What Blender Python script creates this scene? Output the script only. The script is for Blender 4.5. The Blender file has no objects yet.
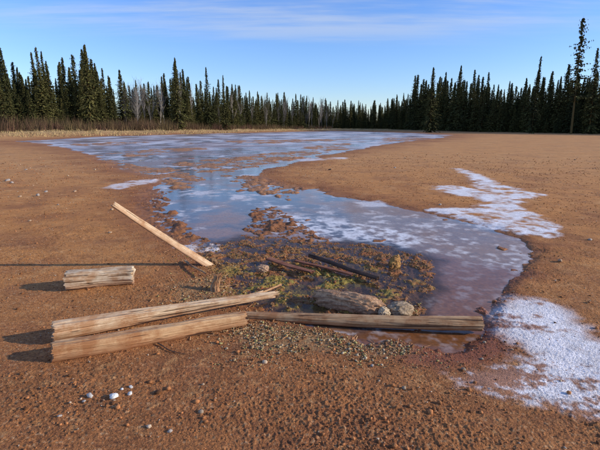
import bpy, math, random
import numpy as np
from mathutils import Vector, Matrix
random.seed(7); rng=np.random.default_rng(7)
S=bpy.context.scene
COL=S.collection
# ------------------------------------------------------------------ camera
H=1.6; F=436.0; PITCH=math.radians(12.67)
sp,cp=math.sin(PITCH),math.cos(PITCH)
cam=bpy.data.cameras.new("camera"); camo=bpy.data.objects.new("camera",cam); COL.objects.link(camo)
camo.location=(0,0,H); camo.rotation_euler=(math.pi/2-PITCH,0,0)
cam.sensor_width=36; cam.lens=36*F/600; cam.clip_end=8000; cam.clip_start=0.05
S.camera=camo
def G(u,v):
    """survey point on the ground plane, metres"""
    xc=(u-300)/F; yc=(225-v)/F
    t=H/(sp-yc*cp)
    return (xc*t, t*(cp+yc*sp))
# ------------------------------------------------------------------ sun / sky
EL=math.radians(19); AZ=math.radians(97)
Sd=Vector((math.cos(EL)*math.sin(AZ),math.cos(EL)*math.cos(AZ),math.sin(EL)))
sl=bpy.data.lights.new("sun","SUN"); sl.energy=5.0; sl.angle=math.radians(0.5); sl.color=(1,0.90,0.76)
so=bpy.data.objects.new("sun",sl); COL.objects.link(so); so.rotation_euler=Sd.to_track_quat('Z','Y').to_euler()
so.location=(30,-5,20)
S.view_settings.view_transform='Standard'
S.view_settings.look='None'
S.view_settings.exposure=0
# ------------------------------------------------------------------ node helper
class NT:
    def __init__(s,tree): s.t=tree; s.n=tree.nodes; s.l=tree.links
    def add(s,typ,inputs=None,**props):
        n=s.n.new(typ)
        for k,v in props.items(): setattr(n,k,v)
        if inputs:
            for k,v in inputs.items():
                sock=n.inputs[k]
                if isinstance(v,bpy.types.NodeSocket): s.l.new(v,sock)
                else: sock.default_value=v
        return n
    def math(s,op,a,b=0.0,c=None,clamp=False):
        d={0:a,1:b}
        if c is not None: d[2]=c
        return s.add('ShaderNodeMath',d,operation=op,use_clamp=clamp).outputs[0]
    def mix(s,f,a,b,blend='MIX'):
        n=s.n.new('ShaderNodeMix'); n.data_type='RGBA'; n.blend_type=blend
        for i,v in ((0,f),(6,a),(7,b)):
            if isinstance(v,bpy.types.NodeSocket): s.l.new(v,n.inputs[i])
            else: n.inputs[i].default_value=v
        return n.outputs[2]
    def ramp(s,f,stops):
        n=s.n.new('ShaderNodeValToRGB'); s.l.new(f,n.inputs[0])
        e=n.color_ramp.elements
        while len(e)<len(stops): e.new(0.5)
        for i,(p,c) in enumerate(stops):
            e[i].position=p; e[i].color=c if len(c)==4 else (*c,1)
        return n.outputs[0]
    def noise(s,vec,scale,detail=4,rough=0.55):
        return s.add('ShaderNodeTexNoise',{'Vector':vec,'Scale':scale,'Detail':detail,'Roughness':rough}).outputs[0]
    def attr(s,name): return s.add('ShaderNodeAttribute',attribute_name=name)
def newmat(name):
    m=bpy.data.materials.new(name); m.use_nodes=True
    nt=NT(m.node_tree); b=m.node_tree.nodes['Principled BSDF']
    return m,nt,b
# world
W=bpy.data.worlds.new("World"); S.world=W; W.use_nodes=True
wn=NT(W.node_tree); bg=W.node_tree.nodes['Background']
sky=wn.add('ShaderNodeTexSky',sky_type='NISHITA'); sky.sun_disc=False
sky.sun_elevation=EL; sky.sun_rotation=AZ; sky.air_density=1.0; sky.dust_density=0.1; sky.ozone_density=2.5
tc=wn.add('ShaderNodeTexCoord').outputs['Generated']
sx=wn.add('ShaderNodeSeparateXYZ',{0:tc})
z=wn.math('MAXIMUM',sx.outputs[2],0.0); zz=wn.math('ADD',z,0.06)
px=wn.math('DIVIDE',sx.outputs[0],zz); py=wn.math('DIVIDE',sx.outputs[1],zz)
cv=wn.add('ShaderNodeCombineXYZ',{0:px,1:py,2:0.0}).outputs[0]
mp=wn.add('ShaderNodeMapping',{0:cv,'Rotation':(0,0,0.10),'Scale':(0.22,1.1,1)}).outputs[0]
n1=wn.noise(mp,1.6,8,0.62)
mp2=wn.add('ShaderNodeMapping',{0:cv,'Rotation':(0,0,-0.15),'Scale':(0.3,1.1,1),'Location':(3,1,0)}).outputs[0]
n2=wn.noise(mp2,0.9,4,0.6)
cm=wn.math('ADD',wn.math('MULTIPLY',n1,0.6),wn.math('MULTIPLY',n2,0.4))
cm=wn.add('ShaderNodeMapRange',{0:cm,1:0.44,2:0.64,3:0.0,4:1.0},interpolation_type='SMOOTHSTEP').outputs[0]
hi=wn.add('ShaderNodeMapRange',{0:z,1:0.14,2:0.24,3:0.0,4:1.0},interpolation_type='SMOOTHSTEP').outputs[0]
cm=wn.math('MULTIPLY',wn.math('MULTIPLY',cm,hi),0.62)
tint=wn.ramp(z,[(0.0,(1.0,1.05,1.27)),(0.12,(0.86,1.02,1.40)),(0.3,(0.72,0.99,1.55)),(1.0,(0.85,1.05,1.45))])
skt=wn.mix(1.0,sky.outputs[0],tint,'MULTIPLY')
skc=wn.mix(cm,skt,(4.7,4.95,5.4,1))
W.node_tree.links.new(skc,bg.inputs[0]); bg.inputs[1].default_value=0.15
# ------------------------------------------------------------------ numpy noise
P=rng.permutation(512); P=np.concatenate([P,P,P]); A_=rng.random(1024)*2*np.pi; GX=np.cos(A_); GY=np.sin(A_)
def pn(x,y):
    xi=np.floor(x).astype(np.int64); yi=np.floor(y).astype(np.int64)
    fx=x-xi; fy=y-yi; xi&=511; yi&=511; x1=(xi+1)&511; y1=(yi+1)&511
    u=fx*fx*fx*(fx*(fx*6-15)+10); v=fy*fy*fy*(fy*(fy*6-15)+10)
    def g(a,b,dx,dy):
        h=P[P[a]+b]; return GX[h]*dx+GY[h]*dy
    n00=g(xi,yi,fx,fy); n10=g(x1,yi,fx-1,fy); n01=g(xi,y1,fx,fy-1); n11=g(x1,y1,fx-1,fy-1)
    a=n00+u*(n10-n00); b=n01+u*(n11-n01)
    return (a+v*(b-a))*1.5
def fbm(x,y,s,o=3,seed=0):
    r=0;a=1;t=0
    for i in range(o):
        r=r+a*pn(x*s+37.7*seed+i*11.3,y*s-19.1*seed+i*7.7); t+=a; a*=.5; s*=2.03
    return r/t*1.3
def lod(x,y,r,k=3.0,seed=0):
    L=np.log2(np.maximum(r,1.0)/3.0); f=np.floor(L); w=L-f
    a=np.zeros_like(x); 
    for q in (0,1):
        s=k/2.0**(f+q)
        n=pn(x*s+17.3*seed+(f+q)*5.1,y*s+(f+q)*3.3)+.5*pn(x*s*2.1+9,y*s*2.1+seed)+.25*pn(x*s*4.3,y*s*4.3+seed+5)
        a+=n*((1-w) if q==0 else w)
    return a*0.8
def ss(a,b,x):
    t=np.clip((x-a)/(b-a),0,1); return t*t*(3-2*t)
def sdpoly(px_poly,x,y,r):
    poly=np.array([G(*p) for p in px_poly])
    out=np.full(x.shape,-1e3)
    m=0.3*r
    sel=(x>poly[:,0].min()-m)&(x<poly[:,0].max()+m)&(y>poly[:,1].min()-m)&(y<poly[:,1].max()+m)
    X=x[sel];Y=y[sel]
    if X.size==0: return out
    d2=np.full(X.shape,1e12); ins=np.zeros(X.shape,bool)
    n=len(poly)
    for i in range(n):
        ax,ay=poly[i]; bx,by=poly[(i+1)%n]; ex=bx-ax; ey=by-ay
        t=np.clip(((X-ax)*ex+(Y-ay)*ey)/(ex*ex+ey*ey+1e-12),0,1)
        dx=X-ax-t*ex; dy=Y-ay-t*ey; d2=np.minimum(d2,dx*dx+dy*dy)
        if ay!=by:
            c=((ay>Y)!=(by>Y))&(X<(bx-ax)*(Y-ay)/(by-ay)+ax); ins^=c
    d=np.sqrt(d2); out[sel]=np.where(ins,d,-d); return out
CH=[(20,141),(60,139),(110,136),(170,134.5),(240,133),(330,131),(400,132.5),(447,134.8),(440,137.5),(400,142),(372,146),(345,151),(318,156),(290,163),(262,170),(255,176),(275,183),(320,190),(350,197),(392,204),(432,213),(480,224),(516,236),(532,249),(524,263),(508,279),(496,296),(488,312),(482,332),(462,346),(440,349),(420,343),(400,338),(365,340),(345,330),(300,320),(262,314),(240,305),(225,292),(218,275),(208,262),(190,246),(165,236),(148,222),(140,206),(146,192),(158,183),(150,176),(125,170),(112,163),(95,155),(70,148),(40,143)]
SPR=[(178,246),(240,234),(300,240),(345,238),(400,243),(440,258),(440,285),(425,312),(395,322),(330,318),(250,314),(212,302),(196,275)]
ISL=[(250,206),(280,204),(305,222),(340,242),(325,250),(275,246),(240,236),(245,222)]
FR=[(142,186),(175,190),(170,205),(195,232),(230,240),(220,262),(190,258),(160,240),(140,218),(134,200)]
BARS=[[(170,163),(225,157),(290,151),(340,147),(345,149),(300,157),(262,166),(228,172),(195,172)],[(105,153),(150,148.5),(215,146.5),(200,150),(130,157)],[(210,141.5),(270,139.5),(350,138.5),(330,141.5),(260,143.5)],[(105,160),(140,164),(178,168),(208,179),(185,189),(150,180)],[(222,175),(262,175),(305,189),(290,199),(250,190)],[(60,144.5),(110,142),(160,141.5),(110,146)],[(385,137),(430,136.5),(425,139),(380,143)],[(300,146),(350,143),(345,150),(310,152)]]
W1=[(458,168),(478,174),(500,184),(515,189),(548,195),(528,199),(515,206),(545,218),(560,228),(552,240),(520,234),(490,227),(468,219),(440,213),(425,209),(465,208),(492,203),(470,197),(440,192),(432,186),(455,186),(484,191),(470,180)]
W2=[(512,298),(545,300),(575,318),(585,335),(612,345),(625,420),(600,418),(560,408),(520,398),(455,388),(452,376),(505,368),(530,352),(500,335),(490,315)]
W3=[(355,201),(380,200),(392,206),(362,205)]
W4=[(100,188),(130,181),(160,178),(155,182),(120,189)]
W5=[(302,158.5),(345,157),(348,159),(300,161)]
W6=[(175,247),(200,241),(222,243),(218,249),(185,251)]
ICE=[(275,210),(330,216),(400,228),(430,240),(400,250),(350,244),(315,240),(290,228)]
PURP=[(345,198),(430,212),(540,245),(525,285),(505,330),(450,350),(400,320),(430,270),(405,246),(350,225)]
REDM=[(395,250),(450,255),(525,270),(500,300),(530,330),(500,360),(440,372),(380,350),(340,335),(395,325),(430,300)]
GRV=[(238,326),(300,329),(360,338),(410,344),(415,354),(350,352),(260,348),(240,338)]
GRV2=[(175,284),(215,276),(235,300),(205,310),(180,300)]
WL=-0.03
ANG=[-180,-50,-30,-17,-8,0,5,10,20,30,50,180]; BST=[75,75,80,95,125,175,195,190,150,122,105,105]; BHT=[1.1,1.1,1.1,1.1,1.0,.8,.8,.6,.3,.2,.2,.2]
def bank(x,y):
    r=np.hypot(x,y); a=np.degrees(np.arctan2(x,y))
    st=np.interp(a,ANG,BST); hh=np.interp(a,ANG,BHT)
    k=ss(0,1,(r-st)/22+0.12*lod(x,y,r,2,3))
    return k,k*hh
def masks(x,y):
    r=np.hypot(x,y); M={}
    N=lod(x,y,r,3.0,1); N2=lod(x,y,r,9.0,2); N3=lod(x,y,r,22,16)
    M['r']=r;M['N']=N;M['N2']=N2;M['N3']=N3
    sd=sdpoly(CH,x,y,r)/r
    M['sd']=sd
    M['ch']=ss(-0.035,0.045,sd+0.026*N+.012*N2)
    M['damp']=ss(-0.13,0.0,sd+0.05*N+.015*N2)
    M['spr']=ss(-0.03,0.03,sdpoly(SPR,x,y,r)/r+0.022*N+.014*N2)
    M['isl']=np.maximum(ss(-0.02,0.02,sdpoly(ISL,x,y,r)/r+0.02*N+.01*N2),ss(-0.02,0.02,sdpoly(FR,x,y,r)/r+0.02*N+.01*N2))
    bar=0*x
    for p_ in BARS: bar=np.maximum(bar,ss(-0.012,0.014,sdpoly(p_,x,y,r)/r+0.02*N+.012*N2))
    M['bar']=bar
    M['ice']=ss(-0.03,0.03,sdpoly(ICE,x,y,r)/r+0.03*N+.012*N2)
    M['purp']=ss(-0.02,0.02,sdpoly(PURP,x,y,r)/r+0.012*N)
    M['red']=ss(-0.04,0.04,sdpoly(REDM,x,y,r)/r+0.03*N)
    w1=ss(-0.010,0.012,sdpoly(W1,x,y,r)/r+0.016*N+.014*N2+.010*N3)
    for w in (W3,W4,W5,W6): w1=np.maximum(w1,ss(-0.006,0.008,sdpoly(w,x,y,r)/r+0.008*N+.010*N2)*.75)
    M['w1']=w1
    s2=sdpoly(W2,x,y,r)/r
    M['w2']=ss(-0.03,0.03,s2+0.03*N+.016*N2); M['s2']=s2
    M['grv']=np.maximum(ss(-0.03,0.02,sdpoly(GRV,x,y,r)/r+.015*N),ss(-0.03,0.02,sdpoly(GRV2,x,y,r)/r+.015*N))
    return M
def height(x,y,M):
    r=M['r']; near=ss(16,7,r)
    b=0.009*fbm(x,y,1.1,3,1)
    c1=fbm(x,y,12,2,4); c2=fbm(x,y,46,2,5)
    patch=(0.75+.8*fbm(x,y,.9,2,14)).clip(.2,1.5)
    lump=(0.0030*np.maximum(c1,-.2)*1.6+0.0044*np.maximum(c2,-.1)*1.6)*near*patch+.0016*near*fbm(x,y,75,1,6)
    ch=M['ch']; spr=M['spr']; isl=M['isl']
    z=b+lump*(1-0.3*ch)-0.080*ch
    shore=np.exp(-((M['sd']-.012)/.035)**2); z+=shore*(.012*M['N2']+.008*M['N3']+.008*M['N'])
    z+=ch*(1-spr)*0.05*ss(0.15,0.8,lod(x,y,r,5,8))*1.3
    z+=ch*M['bar']*(0.052+0.045*M['N2']+.03*M['N3']+.02*M['N'])
    z+=spr*ch*(0.049+0.030*fbm(x,y,3.4,3,9)+0.016*fbm(x,y,13,2,10)+.006*c2)
    z+=isl*ch*(1-spr)*(0.050+0.03*fbm(x,y,5,3,12)+.018*fbm(x,y,16,2,13))
    z-=0.4*lump*np.maximum(M['w1'],M['w2'])
    z+=0.004*M['w1']*(1-ch)+0.003*M['w2']
    k,bh=bank(x,y)
    z+=bh+ss(60,200,r)*0.25*k*fbm(x,y,0.08,2,2)
    return z,k
def lerp(c,d,m): return c+(np.array(d)-c)*m[:,None]
def ground_color(x,y,z,M,k):
    n=x.size; r=M['r']
    c=np.tile(np.array([0.52,0.225,0.065]),(n,1))
    n1=fbm(x,y,0.9,4,21); n2=lod(x,y,r,9,22); n3=fbm(x,y,34,2,23)*ss(12,6,r); n4=lod(x,y,r,3.5,26); n6=lod(x,y,r,30,27)
    c=lerp(c,[0.32,0.125,0.045],ss(6.5,2.2,r+1.0*n1)*0.8)
    c=lerp(c,[0.24,0.087,0.035],ss(-0.15,0.7,n1)*0.55)
    c=lerp(c,[0.64,0.35,0.14],ss(0.05,0.8,n2)*0.45)
    c=lerp(c,[0.27,0.105,0.042],ss(0.05,0.7,-n4)*0.5)
    c=lerp(c,[0.20,0.085,0.038],ss(0.1,0.7,n6)*0.5*ss(5,9,r))
    c=lerp(c,[0.15,0.06,0.03],ss(0.05,0.7,-n3)*0.6)
    c=lerp(c,[0.60,0.40,0.22],ss(0.35,0.75,n3)*0.5)
    far=ss(8,25,r)
    c=lerp(c,[0.62,0.34,0.135],far*0.5*(0.8+.5*n2).clip(0,1))
    c=lerp(c,[0.25,0.085,0.030],M['damp']*(0.62+0.4*M['N2']).clip(0,1))
    c=lerp(c,[0.25,0.072,0.030],M['red']*0.75)
    g=M['grv']; c=lerp(c,[0.36,0.25,0.12],g*(0.35+.5*fbm(x,y,22,2,30)).clip(0,.8))
    # spring area: rust mud + olive algae/moss
    s=M['spr']*M['ch']
    c=lerp(c,[0.26,0.12,0.042],s*0.85)
    c=lerp(c,[0.38,0.21,0.085],s*ss(.1,.6,fbm(x,y,20,3,34))*.6)
    c=lerp(c,[0.36,0.11,0.025],s*ss(.0,.5,fbm(x,y,4,3,35))*.65)
    xx,yy=G(298,284); fall=np.exp(-(((x-xx)/1.15)**2+((y-yy)/0.8)**2))*1.4
    mo=ss(-0.05,0.45,fbm(x,y,2.6,2,31)+0.8*fbm(x,y,10,3,32)-.20+fall*.30)*s*fall.clip(0,1)
    c=lerp(c,[0.38,0.29,0.05],mo.clip(0,1)*0.8)
    gr=ss(0.0,0.5,fbm(x,y,6,3,33))*mo; c=lerp(c,[0.19,0.18,0.035],gr.clip(0,1)*0.75)
    c=lerp(c,[0.24,0.10,0.04],M['isl']*M['ch']*(1-M['spr'])*0.8)
    c=lerp(c,[0.40,0.20,0.09],M['bar']*M['ch']*0.8)
    sub=ss(0.006,-0.012,z-WL)*M['ch']*(1-mo.clip(0,1)*.5)
    c=lerp(c,[0.14,0.06,0.025],sub*0.7)
    # white frost / salt
    w=M['w1']*ss(-.55,.2,M['N2']*.8+.4*M['N']+.5*M['N3'])
    c=lerp(c,[0.84,0.83,0.86],w*.97)
    xa,ya=G(535,345); rt=ss(-0.9,0.35,x-xa-0.25*M['N'])
    n5=fbm(x*.9+.3*y,y*2.2,1.9,4,41)
    w2=M['w2']*ss(-0.35,0.40,n5+0.7*M['N2']+.6*M['N3']+rt*0.8-0.32)
    c=lerp(c,[0.38,0.19,0.12],M['w2']*0.75)
    c=lerp(c,[0.84,0.82,0.84],w2*0.95)
    # dry grass on the bank
    c=lerp(c,[0.52,0.38,0.18],k*0.9); c=lerp(c,[0.28,0.20,0.09],k*ss(0,.6,lod(x,y,r,14,40))*0.6)
    a=np.degrees(np.arctan2(x,y)); c=lerp(c,[0.04,0.04,0.02],k*ss(12,20,a)*0.85)  # right-hand bank: shade of the treeline painted into the colour as near black
    wet=np.maximum(np.maximum(M['red']*0.8,s*0.75),M['damp']*ss(-0.03,0.0,M['sd'])*0.6)
    rough=0.95-0.5*wet-0.4*M['w2']*(1-w2)
    return c.clip(0.01,0.9),rough.clip(.3,1)
def setattrs(me,col,rough,extra=None):
    n=len(me.vertices)
    a=me.color_attributes.new("Col",'FLOAT_COLOR','POINT'); d=np.ones((n,4),np.float32); d[:,:3]=col; a.data.foreach_set('color',d.ravel())
    a=me.attributes.new("rough",'FLOAT','POINT'); a.data.foreach_set('value',rough.astype(np.float32))
    if extra is not None:
        a=me.attributes.new("frost",'FLOAT','POINT'); a.data.foreach_set('value',extra.astype(np.float32))
def mesh_np(name,V,Fq,smooth=True):
    me=bpy.data.meshes.new(name); k=Fq.shape[1]
    me.vertices.add(len(V)); me.vertices.foreach_set('co',V.astype(np.float32).ravel())
    me.loops.add(Fq.size); me.loops.foreach_set('vertex_index',Fq.astype(np.int32).ravel())
    me.polygons.add(len(Fq)); me.polygons.foreach_set('loop_start',np.arange(len(Fq),dtype=np.int32)*k)
    me.polygons.foreach_set('use_smooth',np.full(len(Fq),smooth))
    me.update(calc_edges=True); return me
def addobj(name,me,mat=None,parent=None):
    o=bpy.data.objects.new(name,me); COL.objects.link(o)
    if mat is not None: me.materials.append(mat)
    if parent: o.parent=parent
    return o
def geo(a,b,q):
    n=int(math.log(b/a)/math.log(q)); return a*(b/a)**(np.arange(n)/n)
# ------------------------------------------------------------------ ground
rad=np.concatenate([geo(.05,1.6,1.06),geo(1.6,11,1.0031),geo(11,100,1.009),geo(100,4000,1.04),[4000]])
th=np.concatenate([np.arange(-42,42,0.105),np.arange(42,318,2.5)]); th=np.radians(th)
R,T=np.meshgrid(rad,th,indexing='ij'); X=(R*np.sin(T)).ravel(); Y=(R*np.cos(T)).ravel()
M=masks(X,Y); Z,K=height(X,Y,M); C,RO=ground_color(X,Y,Z,M,K)
nr,na=len(rad),len(th)
i=np.arange(nr-1)[:,None]; j=np.arange(na)[None,:]; j1=(j+1)%na
Fq=np.stack([i*na+j+0*j1,i*na+j1,(i+1)*na+j1,(i+1)*na+j],-1).reshape(-1,4)[:, ::-1]
me=mesh_np("ground",np.stack([X,Y,Z],1),Fq); setattrs(me,C,RO)
gm,nt,b=newmat("dirt")
co=nt.add('ShaderNodeTexCoord').outputs['Object']
col=nt.attr('Col').outputs['Color']
f1=nt.noise(co,90,5,0.78); f2=nt.noise(co,5,4,0.6)
v1=nt.ramp(f1,[(0.32,(0.34,0.32,0.31)),(0.5,(0.95,0.95,0.95)),(0.70,(1.7,1.7,1.7))])
v2=nt.ramp(f2,[(0.3,(0.80,0.78,0.76)),(0.7,(1.15,1.15,1.15))])
c_=nt.mix(1.0,col,v1,'MULTIPLY'); c_=nt.mix(1.0,c_,v2,'MULTIPLY')
nt.l.new(c_,b.inputs['Base Color']); nt.l.new(nt.attr('rough').outputs['Fac'],b.inputs['Roughness'])
b.inputs['Specular IOR Level'].default_value=0.3
vor=nt.add('ShaderNodeTexVoronoi',{'Vector':co,'Scale':110.0}).outputs['Distance']
hh=nt.math('ADD',nt.math('MULTIPLY',f1,0.9),nt.math('MULTIPLY',nt.math('SUBTRACT',1.0,vor),0.5))
bp=nt.add('ShaderNodeBump',{'Height':hh,'Strength':0.85,'Distance':0.010})
nt.l.new(bp.outputs[0],b.inputs['Normal'])
ground=addobj("ground",me,gm)
# ------------------------------------------------------------------ water / ice sheet
rad=np.concatenate([geo(2.6,13,1.005),geo(13,230,1.009)]); th=np.radians(np.arange(-44,36,0.17))
R,T=np.meshgrid(rad,th,indexing='ij'); X=(R*np.sin(T)).ravel(); Y=(R*np.cos(T)).ravel()
M=masks(X,Y); r=M['r']; nr,na=len(rad),len(th)
i=np.arange(nr-1)[:,None]; j=np.arange(na-1)[None,:]
Fq=np.stack([i*na+j,i*na+j+1,(i+1)*na+j+1,(i+1)*na+j],-1).reshape(-1,4)[:, ::-1]
keep=(M['sd'][Fq]>-0.06).any(1); Fq=Fq[keep]
used=np.unique(Fq); remap=np.full(X.size,-1); remap[used]=np.arange(used.size); Fq=remap[Fq]
wc=np.tile(np.array([0.095,0.065,0.06]),(X.size,1)); N=M['N']; N2=M['N2']; N3=M['N3']
L3=lod(X,Y,r,2.2,50); L4=lod(X,Y,r,11,51); L5=lod(X*.8,Y*.45,r,7,52)
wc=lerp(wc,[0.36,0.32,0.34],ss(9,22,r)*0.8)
wc=lerp(wc,[0.30,0.14,0.065],ss(-0.1,0.45,L3+.3*L4)*0.85)
wc=lerp(wc,[0.25,0.12,0.055],ss(0.05,0.4,L5)*0.75)
wc=lerp(wc,[0.29,0.16,0.085],M['purp']*(0.8+.3*L4).clip(0,1))
wc=lerp(wc,[0.21,0.080,0.028],(M['red']*(0.9-.5*L3)).clip(0,1))
fr=np.maximum(M['ice']*ss(-.4,.3,L4+.5*L5+.5*N3), M['purp']*ss(0.05,0.55,L4+.5*L5+.4*N3)*0.55)
fr=np.maximum(fr,ss(0.08,0.45,L4*0.5-L3*0.5+.4*L5+.25*N3)*0.8*(1-M['spr']))
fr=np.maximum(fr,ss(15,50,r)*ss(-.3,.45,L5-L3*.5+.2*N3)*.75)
fr=np.maximum(fr,M['w1'])
edge=np.exp(-(M['sd']/0.012)**2)*.5*ss(0,.4,N2); fr=np.maximum(fr,edge)
fr=fr*(1-M['spr'])*(1-.75*M['red'])
wc=lerp(wc,[0.06,0.035,0.02],M['spr'])
wc=lerp(wc,[0.72,0.70,0.71],fr)
rough=0.06+0.42*fr+0.12*M['purp']*(1-.6*M['red'])+0.10*ss(12,40,r)+.12*ss(-.1,.5,L3)*ss(5,8,r); rough=rough*(1-.85*M['spr'])
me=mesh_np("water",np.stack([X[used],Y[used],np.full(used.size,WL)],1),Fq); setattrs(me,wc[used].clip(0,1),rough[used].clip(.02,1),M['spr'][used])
wm,nt,b=newmat("water_ice")
co=nt.add('ShaderNodeTexCoord').outputs['Object']
f1=nt.noise(co,6,6,0.6); f2=nt.noise(co,26,4,0.6)
v=nt.ramp(f2,[(0.3,(0.7,0.7,0.7)),(0.7,(1.25,1.25,1.25))])
c_=nt.mix(1.0,nt.attr('Col').outputs['Color'],v,'MULTIPLY')
nt.l.new(c_,b.inputs['Base Color'])
rr=nt.math('ADD',nt.attr('rough').outputs['Fac'],nt.math('MULTIPLY',nt.math('SUBTRACT',f1,0.5),0.15),clamp=True)
nt.l.new(rr,b.inputs['Roughness']); b.inputs['IOR'].default_value=1.33
alpha=nt.math('SUBTRACT',1.0,nt.math('MULTIPLY',nt.attr('frost').outputs['Fac'],0.6))
nt.l.new(alpha,b.inputs['Alpha'])
bp=nt.add('ShaderNodeBump',{'Height':nt.math('ADD',f1,nt.math('MULTIPLY',f2,0.3)),'Strength':0.35,'Distance':0.008})
nt.l.new(bp.outputs[0],b.inputs['Normal'])
addobj("water",me,wm)
# ------------------------------------------------------------------ stones
def ico(sub):
    import bmesh
    bm=bmesh.new(); bmesh.ops.create_icosphere(bm,subdivisions=sub,radius=1)
    V=np.array([v.co[:] for v in bm.verts]); Fa=np.array([[v.index for v in f.verts] for f in bm.faces]); bm.free(); return V,Fa
I1=ico(1); I2=ico(2)
def gmat(name,rough=0.9,bump=0.5,scale=80):
    m,nt,b=newmat(name); co=nt.add('ShaderNodeTexCoord').outputs['Object']
    f=nt.noise(co,scale,4,0.65); v=nt.ramp(f,[(0.3,(0.6,0.6,0.6)),(0.7,(1.3,1.3,1.3))])
    nt.l.new(nt.mix(1.0,nt.attr('Col').outputs['Color'],v,'MULTIPLY'),b.inputs['Base Color'])
    b.inputs['Roughness'].default_value=rough
    b.inputs['Specular IOR Level'].default_value=.25
    if bump>0:
        bp=nt.add('ShaderNodeBump',{'Height':f,'Strength':bump,'Distance':0.01}); nt.l.new(bp.outputs[0],b.inputs['Normal'])
    return m
def scatter(name,x,y,size,cols,base,mat,sink=0.25,flat=(0.45,0.8)):
    n=len(x); Mx=masks(x,y); z,_=height(x,y,Mx)
    V0,F0=base; nv=len(V0)
    sc=np.stack([rng.uniform(.75,1.35,n),rng.uniform(.7,1.1,n),rng.uniform(*flat,n)],1)
    V=V0[None]*sc[:,None,:]*(1+rng.uniform(-.22,.22,(n,nv,1)))
    a=rng.uniform(0,2*np.pi,n); ca,sa=np.cos(a)[:,None],np.sin(a)[:,None]
    t=rng.uniform(-.4,.4,n); ct,st=np.cos(t)[:,None],np.sin(t)[:,None]
    vx,vy,vz=V[...,0],V[...,1],V[...,2]
    vx,vz=vx*ct-vz*st,vx*st+vz*ct
    vx,vy=vx*ca-vy*sa,vx*sa+vy*ca
    s=size[:,None]
    P3=np.stack([vx*s+x[:,None],vy*s+y[:,None],vz*s+(z+size*sc[:,2]*(1-2*sink))[:,None]],-1).reshape(-1,3)
    Fa=(F0[None]+(np.arange(n)*nv)[:,None,None]).reshape(-1,3)
    me=mesh_np(name,P3,Fa,True)
    setattrs(me,np.repeat(cols,nv,0),np.full(n*nv,.9)); return addobj(name,me,mat)
stone_m=gmat("gravel_stone")
n=60000
rr=1.6*np.exp(rng.random(n)**1.2*math.log(30/1.6)); aa=np.radians(rng.uniform(-42,42,n)); x=rr*np.sin(aa); y=rr*np.cos(aa)
Mx=masks(x,y); z,_=height(x,y,Mx); ok=(z>WL)&((Mx['w1']<.5))&((Mx['w2']<.3)|(rng.random(n)<.12))
cl=fbm(x,y,1.6,2,60)+.6*fbm(x,y,.35,2,61); ok&=(rng.random(n)<(0.6+cl)*ss(32,14,rr).clip(.12,1))
x=x[ok];y=y[ok];rr=rr[ok];n=len(x)
size=np.maximum(0.0022/ (rng.random(n)**0.5+0.085), rr*0.0008*rng.uniform(.7,1.4,n)).clip(0,0.035)
cols=np.array([0.33,0.135,0.05])*rng.uniform(.3,1.6,(n,1))
pale=rng.random(n)<0.08; cols[pale]=np.array([0.48,0.36,0.25])*rng.uniform(.6,1.2,(pale.sum(),1))
scatter("gravel",x,y,size,cols,I1,stone_m)
def inpoly(px_poly,n,soft=.12):
    p=np.array([G(*q) for q in px_poly])
    X_=rng.uniform(p[:,0].min()-.3,p[:,0].max()+.3,n*8); Y_=rng.uniform(p[:,1].min()-.2,p[:,1].max()+.2,n*8)
    s=sdpoly(px_poly,X_,Y_,np.hypot(X_,Y_)); pr=np.where(s>0,.45+2.0*s,.45*np.exp(s/soft))*(.7+1.6*fbm(X_,Y_,4,3,77)).clip(.05,1.5); k=rng.random(n*8)<pr
    return X_[k][:n],Y_[k][:n]
x1,y1=inpoly(GRV,2400); x2,y2=inpoly(GRV2,600); x3,y3=inpoly([(355,305),(420,298),(425,312),(400,318),(360,316)],500,.06); x=np.r_[x1,x2,x3];y=np.r_[y1,y2,y3];n=len(x)
pal=np.array([[.44,.30,.15],[.55,.42,.26],[.30,.15,.06],[.24,.11,.045],[.38,.31,.12],[.36,.19,.08]])
scatter("pale_gravel",x,y,rng.uniform(.003,.0065,n)*(1+rng.random(n)**4*1.6),pal[rng.integers(0,6,n)]*rng.uniform(.6,1.1,(n,1)),I1,stone_m)
x,y=inpoly(SPR,9000,.1); Mx=masks(x,y); z,_=height(x,y,Mx); k_=(z>WL-.004); x=x[k_][:4500];y=y[k_][:4500];n=len(x)
pal=np.array([[.28,.12,.04],[.18,.07,.03],[.40,.21,.07],[.26,.20,.04],[.42,.30,.16]])
scatter("spring_debris",x,y,rng.uniform(.003,.010,n),pal[rng.integers(0,5,n)]*rng.uniform(.6,1.2,(n,1)),I1,stone_m)
def stones(name,pts):
    x=[];y=[];s=[];c=[]
    for u,v,sz,cc in pts:
        a=G(u,v); x.append(a[0]);y.append(a[1]);s.append(sz);c.append(cc)
    scatter(name,np.array(x),np.array(y),np.array(s),np.array(c),I2,stone_m,0.2,(.5,.7))
wh=(.74,.72,.68); gy=(.36,.31,.27); tn=(.40,.28,.18)
stones("white_stones",[(90,397,.020,(.5,.46,.42)),(114,398,.024,wh),(130,395,.016,(.6,.58,.55)),(122,390,.010,wh),(131,388,.012,(.5,.48,.46)),(84,402,.010,gy)])
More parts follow.
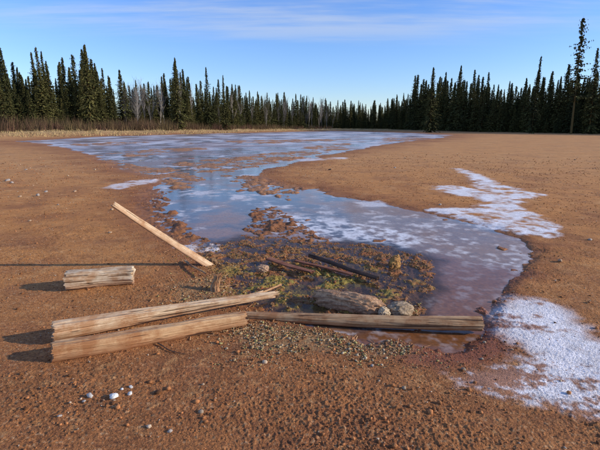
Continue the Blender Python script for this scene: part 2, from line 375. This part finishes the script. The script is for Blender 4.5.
stones("field_stones",[(38,196,.05,gy),(46,192,.04,gy),(20,197,.035,tn),(12,183,.055,gy),(75,192,.04,tn),(58,205,.025,gy),(30,221,.025,tn),(95,170,.045,tn),(110,233,.03,tn),(140,160,.06,gy),(480,258,.035,tn),(395,168,.045,gy),(560,262,.03,tn),(330,170,.05,(.1,.06,.04)),(440,205,.035,gy),(405,158,.05,tn),(8,181,.065,gy),(590,240,.025,gy),(575,160,.05,tn),(112,210,.03,tn),(68,176,.04,tn),(26,170,.05,gy),(60,417,.012,gy),(203,385,.011,tn),(170,432,.012,gy),(372,366,.012,gy)])
# clods / rocks
def rock(name,u,v,L,Wd,Ht,yaw,col,col2,seed,rough=.9,z0=0,amp=.25):
    V,Fa=ico(5); 
    nx=fbm(V[:,0]+V[:,2]*.7,V[:,1]+V[:,2]*.9,1.4,4,seed); n2=fbm(V[:,0]*1.0-V[:,2],V[:,1]+V[:,2]*.8,5,4,seed+1)
    d=1+amp*nx+.13*n2; V=V*d[:,None]
    V=np.sign(V)*np.abs(V)**0.9*np.array([L/2,Wd/2,Ht])
    me=mesh_np(name,V,Fa)
    m=ss(-.3,.4,n2); c=np.array(col)[None]*(1-m[:,None])+np.array(col2)[None]*m[:,None]
    setattrs(me,c,np.full(len(V),rough)); o=addobj(name,me,rock_m); g=G(u,v)
    o.location=(g[0],g[1],z0); o.rotation_euler=(0,0,yaw); return o
rock_m=gmat("rock_surface",.85,.9,45)
rock("boulder",347,304,.72,.25,.11,-.50,(.50,.31,.18),(.29,.15,.08),70)
rock("boulder",400,310,.26,.17,.065,.2,(.40,.30,.20),(.22,.15,.09),72)
rock("boulder",384,313,.12,.09,.05,.6,(.60,.48,.33),(.36,.25,.14),73)
rock("boulder",262,269,.15,.09,.05,.1,(.50,.34,.22),(.28,.15,.09),74)
rock("earth_clod",395,264,.15,.10,.10,.3,(.46,.26,.08),(.20,.09,.04),75,amp=.45)
rock("earth_clod",212,262,.12,.10,.05,.3,(.28,.16,.08),(.14,.08,.04),77,amp=.5)
# ------------------------------------------------------------------ wood
def woodmat(name,light,mid,dark,stain=None,crack=0.9):
    m,nt,b=newmat(name); co=nt.add('ShaderNodeTexCoord').outputs['Object']
    g1=nt.add('ShaderNodeMapping',{0:co,'Scale':(1.3,45,45)}).outputs[0]
    g2=nt.add('ShaderNodeMapping',{0:co,'Scale':(6,190,190)}).outputs[0]
    a=nt.noise(g1,1.0,4,.6); bb=nt.noise(g2,1.0,3,.6); bl=nt.noise(co,6,6,.7)
    f=nt.math('ADD',nt.math('MULTIPLY',a,.5),nt.math('MULTIPLY',bb,.5))
    c=nt.ramp(f,[(.30,dark),(.43,mid),(.60,light)])
    st=nt.ramp(bl,[(.42,(0,0,0)),(.62,(1,1,1))])
    c=nt.mix(st,c,nt.mix(1.0,c,(*(stain or (.66,.48,.36)),1),'MULTIPLY'))
    # mud-stained lower side
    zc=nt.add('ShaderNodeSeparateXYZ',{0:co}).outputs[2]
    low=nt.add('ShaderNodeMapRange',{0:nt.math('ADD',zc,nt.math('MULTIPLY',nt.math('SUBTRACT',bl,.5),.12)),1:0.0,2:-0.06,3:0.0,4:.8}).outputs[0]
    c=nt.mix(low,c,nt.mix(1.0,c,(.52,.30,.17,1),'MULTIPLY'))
    ck=nt.ramp(nt.noise(nt.add('ShaderNodeMapping',{0:co,'Scale':(.8,55,55),'Location':(4,3,1)}).outputs[0],1.0,2,.5),[(.33,(0.15,0.10,0.07)),(.37,(1,1,1))])
    c=nt.mix(crack,c,nt.mix(1.0,c,ck,'MULTIPLY'))
    nt.l.new(c,b.inputs['Base Color']); b.inputs['Roughness'].default_value=.8
    bp=nt.add('ShaderNodeBump',{'Height':nt.math('ADD',f,nt.math('MULTIPLY',ck,.5)),'Strength':.9,'Distance':.010}); nt.l.new(bp.outputs[0],b.inputs['Normal'])
    return m
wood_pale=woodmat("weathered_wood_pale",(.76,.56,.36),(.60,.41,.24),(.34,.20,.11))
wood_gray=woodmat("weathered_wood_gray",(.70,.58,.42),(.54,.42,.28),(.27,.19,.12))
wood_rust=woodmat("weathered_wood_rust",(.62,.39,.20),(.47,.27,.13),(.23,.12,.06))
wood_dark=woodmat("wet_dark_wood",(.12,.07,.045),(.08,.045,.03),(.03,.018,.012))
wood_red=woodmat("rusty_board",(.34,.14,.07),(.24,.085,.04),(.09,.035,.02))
def log(name,p0,p1,d0,d1,mat,sq=2.0,seed=0,nl=110,na=56,rug=.06,bow=0.0,jag0=.02,jag1=.03,roll=0,facet=0):
    """d=(width,height) at each end; sq: superellipse power; p are axis points"""
    p0=Vector(p0);p1=Vector(p1); ax=(p1-p0); L=ax.length; ax.normalize()
    t=np.linspace(0,1,nl)[:,None]; a=(np.arange(na)/na*2*np.pi)[None,:]
    w=(d0[0]+(d1[0]-d0[0])*t)/2; h=(d0[1]+(d1[1]-d0[1])*t)/2
    ca,sa=np.cos(a+0*t),np.sin(a+0*t)
    k=(np.abs(ca)**sq+np.abs(sa)**sq)**(-1/sq)
    aa=a+0*t; tt=t+0*a
    n=fbm((np.cos(aa)*1.5+seed).ravel(),(np.sin(aa)*1.5+tt*L*2.5).ravel(),1.0,3,seed).reshape(aa.shape)
    g=fbm((aa*7).ravel()+seed,(tt*L*1.3).ravel(),1.0,2,seed+3).reshape(aa.shape)   # longitudinal grooves
    g=np.minimum(g,0.12)
    k=k*(1+rug*n+rug*1.6*g)
    yy=k*ca*w+0.012*np.sin(tt*5+seed); zz=k*sa*h+bow*np.sin(tt*np.pi)
    xx=tt*L
    j=fbm((ca*3+seed).ravel(),(sa*3).ravel(),1.5,3,seed+9).reshape(aa.shape)
    xx=xx+np.where(tt<0.06,(0.06-tt)/.06*j*jag0,0)+np.where(tt>0.94,(tt-.94)/.06*j*jag1,0)
    V=np.stack([xx,yy,zz],-1).reshape(-1,3)
    i=np.arange(nl-1)[:,None]; jn=np.arange(na)[None,:]
    Fq=np.stack([i*na+jn,i*na+(jn+1)%na,(i+1)*na+(jn+1)%na,(i+1)*na+jn],-1).reshape(-1,4)
    V=V.tolist(); Fl=Fq.tolist()
    for end in (0,1):
        base=0 if end==0 else (nl-1)*na
        prev=[base+q for q in range(na)]; cen=np.mean([V[q] for q in prev],0)
        for s in (.8,.5,.25):
            cur=[]
            for q in range(na):
                pv=np.array(V[base+q]); P_=cen+(pv-cen)*s; P_[0]+=random.uniform(-.003,.003)+(.006 if end else -.006)*(1-s)
                cur.append(len(V)); V.append(P_.tolist())
            for q in range(na):
                f=[prev[q],prev[(q+1)%na],cur[(q+1)%na],cur[q]]; Fl.append(f if end else f[::-1])
            prev=cur
        V.append(cen.tolist()); ci=len(V)-1
        for q in range(na):
            f=[prev[q],prev[(q+1)%na],ci]; Fl.append(f if end else f[::-1])
    me=bpy.data.meshes.new(name); me.from_pydata(V,[],Fl); me.update()
    me.polygons.foreach_set('use_smooth',np.ones(len(me.polygons),bool))
    try: me.set_sharp_from_angle(angle=math.radians(40))
    except Exception: pass
    o=addobj(name,me,mat)
    up=Vector((0,0,1)); yv=up.cross(ax).normalized(); zv=ax.cross(yv).normalized()
    mt=Matrix((ax,yv,zv)).transposed().to_4x4(); mt.translation=p0
    o.matrix_world=mt@Matrix.Rotation(roll,4,'X'); return o
def g3(u,v,z,dx=0,dy=0):
    a=G(u,v); return (a[0]+dx,a[1]+dy,z)
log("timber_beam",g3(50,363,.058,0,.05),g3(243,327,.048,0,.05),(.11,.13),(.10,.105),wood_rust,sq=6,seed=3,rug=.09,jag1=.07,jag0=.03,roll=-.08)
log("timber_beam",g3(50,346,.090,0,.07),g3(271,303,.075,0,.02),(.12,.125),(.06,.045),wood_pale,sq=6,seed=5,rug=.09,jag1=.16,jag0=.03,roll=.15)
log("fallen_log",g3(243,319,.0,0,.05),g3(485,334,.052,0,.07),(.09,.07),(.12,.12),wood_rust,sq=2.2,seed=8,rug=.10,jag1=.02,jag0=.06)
log("split_log",g3(63,292,.085,0,.11),g3(130,286,.080,0,.11),(.22,.19),(.20,.18),wood_gray,sq=2.8,seed=11,rug=.10,jag0=.03,jag1=.03,nl=60)
b0=G(208,264)
log("leaning_plank",(b0[0]+.03,b0[1]+.02,-.05),(-2.01,4.66,.775),(.035,.09),(.03,.06),wood_pale,sq=7,seed=14,rug=.06,jag0=.05,jag1=.05,roll=.5)
log("tree_stump",g3(214,292,-.06),g3(217,290,.10,0,.03),(.10,.10),(.07,.05),wood_rust,sq=2.3,seed=17,rug=.35,jag1=.16,nl=30)
log("broken_stick",g3(378,280,.02),g3(309,259,.045),(.05,.04),(.05,.05),wood_dark,sq=2.5,seed=19,rug=.15)
log("rusty_board",g3(268,261,.03),g3(312,274,.02),(.09,.02),(.07,.02),wood_red,sq=7,seed=21,rug=.05)
log("rusty_board",g3(296,262,.02),g3(352,276,.015),(.05,.02),(.05,.02),wood_red,sq=7,seed=23,rug=.05)
log("broken_stick",g3(236,307,.02),g3(280,289,.05),(.025,.02),(.015,.015),wood_rust,sq=2.2,seed=25,rug=.2)
log("broken_stick",g3(224,304,.03),g3(262,296,.05),(.03,.02),(.02,.015),wood_pale,sq=2.2,seed=26,rug=.2)
log("broken_stick",g3(157,345,.01),g3(183,355,.006),(.01,.01),(.005,.005),wood_dark,sq=2.2,seed=27,rug=.2,nl=20,na=10)
log("broken_stick",g3(185,262,.02),g3(205,278,.05),(.03,.02),(.02,.015),wood_rust,sq=2.2,seed=28,rug=.2,nl=30)
V=[];Fl=[]
for q in range(150):
    u=random.uniform(150,430); v=random.uniform(236,345); a=G(u,v)
    x=np.array([a[0]]);y=np.array([a[1]]); m_=masks(x,y); z,_=height(x,y,m_)
    if z[0]<WL-.004: continue
    zz=float(z[0])+.004
    L=random.uniform(.03,.12); t=random.uniform(0,math.pi); w=random.uniform(.0015,.004); dx,dy=math.cos(t)*L,math.sin(t)*L; ny,nx=dx/L*w,-dy/L*w; rz=random.uniform(-.005,.015)
    s=len(V); V+=[(a[0]-nx,a[1]-ny,zz),(a[0]+nx,a[1]+ny,zz),(a[0],a[1],zz+w*1.6),(a[0]+dx-nx*.4,a[1]+dy-ny*.4,zz+rz),(a[0]+dx+nx*.4,a[1]+dy+ny*.4,zz+rz),(a[0]+dx,a[1]+dy,zz+rz+w)]
    Fl+=[(s,s+1,s+4,s+3),(s+1,s+2,s+5,s+4),(s+2,s,s+3,s+5),(s,s+2,s+1),(s+3,s+4,s+5)]
me=bpy.data.meshes.new("twigs"); me.from_pydata(V,[],Fl); addobj("twigs",me,wood_rust)
# ------------------------------------------------------------------ trees
def leafmat(name,c1,c2):
    m,nt,b=newmat(name); oi=nt.add('ShaderNodeObjectInfo').outputs['Random']
    c=nt.mix(oi,(*c1,1),(*c2,1)); at=nt.attr('Col').outputs['Color']
    c=nt.mix(1.0,c,at,'MULTIPLY'); nt.l.new(c,b.inputs['Base Color']); b.inputs['Roughness'].default_value=.8
    b.inputs['Specular IOR Level'].default_value=.15
    return m
spruce_m=leafmat("spruce_needles",(.042,.048,.016),(.110,.100,.030))
def spruce_mesh(seed,Rr=.12,bare=.03,dens=1.0,ragged=.3,power=.95):
    rn=random.Random(seed); V=[];Fa=[];Cc=[]
    def tri(a,b,c,col): 
        s=len(V); V.extend([a,b,c]); Fa.append((s,s+1,s+2)); Cc.extend([col]*3)
    ns=5; zs=[0,.3,.6,1.0]
    for zi in range(3):
        for q in range(ns):
            a0=q/ns*6.283;a1=(q+1)/ns*6.283
            r0=.011*(1-zs[zi]*.95);r1=.011*(1-zs[zi+1]*.95)
            A=(r0*math.cos(a0),r0*math.sin(a0),zs[zi]);B=(r0*math.cos(a1),r0*math.sin(a1),zs[zi]);C_=(r1*math.cos(a1),r1*math.sin(a1),zs[zi+1]);D=(r1*math.cos(a0),r1*math.sin(a0),zs[zi+1])
            tri(A,B,C_,(1.6,1.1,1.2));tri(A,C_,D,(1.6,1.1,1.2))
    z=bare; asym=rn.uniform(0,6.28); pa=rn.uniform(0,6)
    while z<.985:
        k=(1-z); R0=Rr*(k**power)*(1.0-0.3*math.exp(-((z-bare)/.08)))+.003
        lev=rn.uniform(1-ragged,1+ragged*.5)*(1+.18*math.sin(z*17+pa))
        nb=int(rn.uniform(5,8)*dens+.5)
        for q in range(nb):
            a=rn.uniform(0,6.283); L=R0*lev*rn.uniform(.5,1.3)*(1+.15*math.cos(a-asym))
            droop=rn.uniform(.1,.5)*(1-z*.9)-z*.45
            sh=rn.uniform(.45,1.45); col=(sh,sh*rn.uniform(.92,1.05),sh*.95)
            m=max(2,int(L/.021)); 
            for e in range(m):
                f=(e+rn.random())/m; rr=L*f; zz=z-droop*rr-0.10*rr*f
                w=(.008+.013*(1-f))*rn.uniform(.7,1.3)*(.32+.88*k)
                cx,cy=math.cos(a)*rr,math.sin(a)*rr
                for s_ in (-1,1):
                    aa=a+s_*rn.uniform(.3,1.1); l=w*rn.uniform(1.2,2.4)
                    ex,ey=cx+math.cos(aa)*l,cy+math.sin(aa)*l; ez=zz-rn.uniform(0,.010)
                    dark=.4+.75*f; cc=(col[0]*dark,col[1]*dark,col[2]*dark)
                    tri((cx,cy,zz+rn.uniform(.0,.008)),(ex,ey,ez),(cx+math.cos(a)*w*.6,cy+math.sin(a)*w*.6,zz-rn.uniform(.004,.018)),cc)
        z+=rn.uniform(.010,.021)*(.5+.6*k)
    tri((-.002,0,.95),(.002,0,.95),(0,0,1.02),(1,1,1))
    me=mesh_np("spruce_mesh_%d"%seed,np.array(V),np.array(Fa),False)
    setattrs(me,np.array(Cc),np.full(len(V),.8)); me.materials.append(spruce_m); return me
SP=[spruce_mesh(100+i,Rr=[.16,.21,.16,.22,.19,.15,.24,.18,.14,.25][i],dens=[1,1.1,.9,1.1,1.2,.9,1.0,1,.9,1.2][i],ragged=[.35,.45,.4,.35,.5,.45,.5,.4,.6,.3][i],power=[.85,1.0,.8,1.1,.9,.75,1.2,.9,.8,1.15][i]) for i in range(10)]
def empty(name):
    e=bpy.data.objects.new(name,None); COL.objects.link(e); return e
forest=empty("spruce_forest")
UL=[-300,0,12,35,50,70,95,112,130,150,165,178,190,202,215,228,245,270,300,330,352,375,400,412,428,450,470,500,520,545,580,620,900]
VT=[60,66,64,70,68,73,64,72,83,87,84,73,81,89,91,88,97,99,101,105,106,106,101,88,80,80,80,87,84,78,76,74,64]
def zat(x,y):
    x=np.array([x],float);y=np.array([y],float); k,h=bank(x,y); return float(h[0])
def u_of(x,y): return 300+F*x/(y*cp)
def plant(parent,mesh,x,y,hgt,name,wid=1.0,z=None):
    o=bpy.data.objects.new(name,mesh); COL.objects.link(o); o.parent=parent
    o.location=(x,y,(zat(x,y) if z is None else z)-.1); o.scale=(hgt*wid,hgt*wid,hgt); o.rotation_euler=(random.uniform(-.03,.03),random.uniform(-.03,.03),random.uniform(0,6.28)); return o
def radius_tree(a):
    base=np.interp(a,ANG,BST); return base+np.interp(a,[-50,-8,0,10,20,50],[24,26,30,25,10,8])
for row in range(6):
    a=-52.0
    while a<52:
        r0=float(radius_tree(a)); 
        r=r0+row*3.2+random.uniform(-1.8,1.8)
        if -3.5<a<11: r+=row*3
        x=r*math.sin(math.radians(a)); y=r*math.cos(math.radians(a))
        u=u_of(x,y); vt=np.interp(u,UL,VT)
        top=H+(127-vt)/F*y/cp
        f=random.choice([random.uniform(.40,.75),random.uniform(.6,.95),random.uniform(.85,1.2),random.uniform(.75,1.0)])
        if row==0: f*=random.uniform(.35,.8)
        skip=0.0
        if 118<u<172: skip=.3 if row<3 else .1
        if 245<u<335: skip=.15
        if random.random()>skip:
            hgt=(top-zat(x,y))*f
            plant(forest,SP[random.randrange(10)],x,y,hgt,"spruce",random.uniform(.75,1.2)*(1.0 if hgt>9 else 1.3))
        a+=random.choice([random.uniform(.4,1.2),random.uniform(1.0,3.0)])/r*57.3
def named_spruce(u,v,rr,wid,mesh):
    a=math.degrees(math.atan((u-300)/F*cp)); x=rr*math.sin(math.radians(a)); y=rr*math.cos(math.radians(a))
    top=H+(127-v)/F*y/cp; o=plant(None,mesh,x,y,top-zat(x,y),"spruce_tree",wid); return o
tall=spruce_mesh(300,Rr=.13,bare=.3,dens=.65,ragged=.8,power=.55)
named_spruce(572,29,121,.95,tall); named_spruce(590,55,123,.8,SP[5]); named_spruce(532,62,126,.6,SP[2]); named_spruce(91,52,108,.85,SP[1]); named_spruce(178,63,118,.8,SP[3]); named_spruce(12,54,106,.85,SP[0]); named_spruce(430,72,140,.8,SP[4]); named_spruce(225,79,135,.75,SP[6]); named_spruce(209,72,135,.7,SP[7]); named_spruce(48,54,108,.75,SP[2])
birch_m=gmat("birch_bark",.8,0,8)
def birch_mesh(seed):
    rn=random.Random(seed); V=[];Fa=[];Cc=[]
    def seg(p,q,r0,r1,c):
        d=(Vector(q)-Vector(p)).normalized(); s=d.orthogonal().normalized(); t=d.cross(s); b0=len(V)
        for P_,r_ in ((p,r0),(q,r1)):
            for k in range(3):
                a=k*math.pi*2/3; V.append(tuple(Vector(P_)+s*math.cos(a)*r_+t*math.sin(a)*r_)); Cc.append(c)
        for k in range(3): Fa.append((b0+k,b0+(k+1)%3,b0+3+(k+1)%3,b0+3+k))
    def br(p,d,L,r,dep):
        p=Vector(p); n=4
        for i in range(n):
            d=(d+Vector((rn.uniform(-.12,.12),rn.uniform(-.12,.12),rn.uniform(0,.12)))).normalized()
            q=p+d*(L/n); g=.38 if dep==0 else .24
            seg(p,q,r*(1-i/n*.75),r*(1-(i+1)/n*.75),(g,g*.88,g*.76))
            if dep<3 and not(dep==0 and i<1):
                for _ in range({0:4,1:3,2:2}[dep]):
                    a=rn.uniform(0,6.28); dd=(d*rn.uniform(.8,1.4)+Vector((math.cos(a),math.sin(a),.25))*rn.uniform(.4,.8)).normalized()
                    br(p+(q-p)*rn.random(),dd,L*rn.uniform(.22,.38),r*.38,dep+1)
            p=q
    br((0,0,0),Vector((0,0,1)),.85,.0085,0)
    zm=max(v[2] for v in V); V=[(a/zm*.95,b/zm*.95,c/zm) for a,b,c in V]
    me=mesh_np("birch_mesh",np.array(V),np.array(Fa),False); setattrs(me,np.array(Cc),np.full(len(V),.8)); me.materials.append(birch_m); return me
BI=[birch_mesh(400+i) for i in range(5)]
bg_=empty("bare_birch_grove")
for q in range(76):
    u=random.choice([random.uniform(118,175),random.uniform(128,165),random.uniform(250,338),random.uniform(262,338),random.uniform(262,338),random.uniform(90,330)])
    a=math.degrees(math.atan((u-300)/F*cp)); rr=float(radius_tree(a))+random.uniform(-3,10); x=rr*math.sin(math.radians(a)); y=rr*math.cos(math.radians(a))
    vt=np.interp(u,UL,VT)+random.uniform(-6,14); top=H+(127-vt)/F*y/cp
    plant(bg_,BI[q%5],x,y,top-zat(x,y),"birch",random.uniform(.8,1.2))
def blades(name,n,fn,mat):
    V=np.zeros((n,3,3)); C3=np.zeros((n,3,3))
    for q in range(n):
        (x,y,z),h,w,lean,c=fn(); a=random.uniform(0,6.28); l=random.uniform(0,lean); ca,sa=math.cos(a),math.sin(a); t=random.uniform(-.9,.9)
        V[q]=[(x-math.cos(t)*w,y-math.sin(t)*w,z),(x+math.cos(t)*w,y+math.sin(t)*w,z),(x+ca*l*h,y+sa*l*h,z+h)]; C3[q]=c
    me=mesh_np(name,V.reshape(-1,3),np.arange(n*3).reshape(-1,3),False); setattrs(me,C3.reshape(-1,3),np.full(n*3,.9)); return addobj(name,me,mat)
leafc=gmat("dry_stems",.9,.0,5)
cl=[]
for q in range(460):
    a=random.uniform(-54,4); rr=float(radius_tree(a))-random.uniform(1,11); xx=rr*math.sin(math.radians(a)); yy=rr*math.cos(math.radians(a))
    cl.append((xx,yy,random.uniform(.6,3.4)*(1 if a<-14 else .7),random.random(),zat(xx,yy)))
def brush():
    x,y,h,k,z0=random.choice(cl); s=h*.55; x+=random.gauss(0,s*.6); y+=random.gauss(0,s*.6)
    b=random.uniform(.4,1.1); c=np.array([.18,.09,.06])*(1-k)+np.array([.19,.14,.06])*k
    return (x,y,z0-.1),h*random.uniform(.5,1.1),.035,.45,c*b
blades("willow_brush",26000,brush,leafc)
dz=[]
for q in range(1500):
    a=random.uniform(-54,12); st=float(np.interp(a,ANG,BST)); rr=st+random.uniform(2,30); x=rr*math.sin(math.radians(a)); y=rr*math.cos(math.radians(a)); dz.append((x,y,zat(x,y)))
def dry():
    x,y,z0=random.choice(dz); x+=random.gauss(0,.5);y+=random.gauss(0,.5)
    return (x,y,z0-.05),random.uniform(.15,.5),.05,.5,np.array([.52,.38,.18])*random.uniform(.6,1.2)
blades("dry_grass",18000,dry,leafc)
print("faces ground",len(ground.data.polygons))
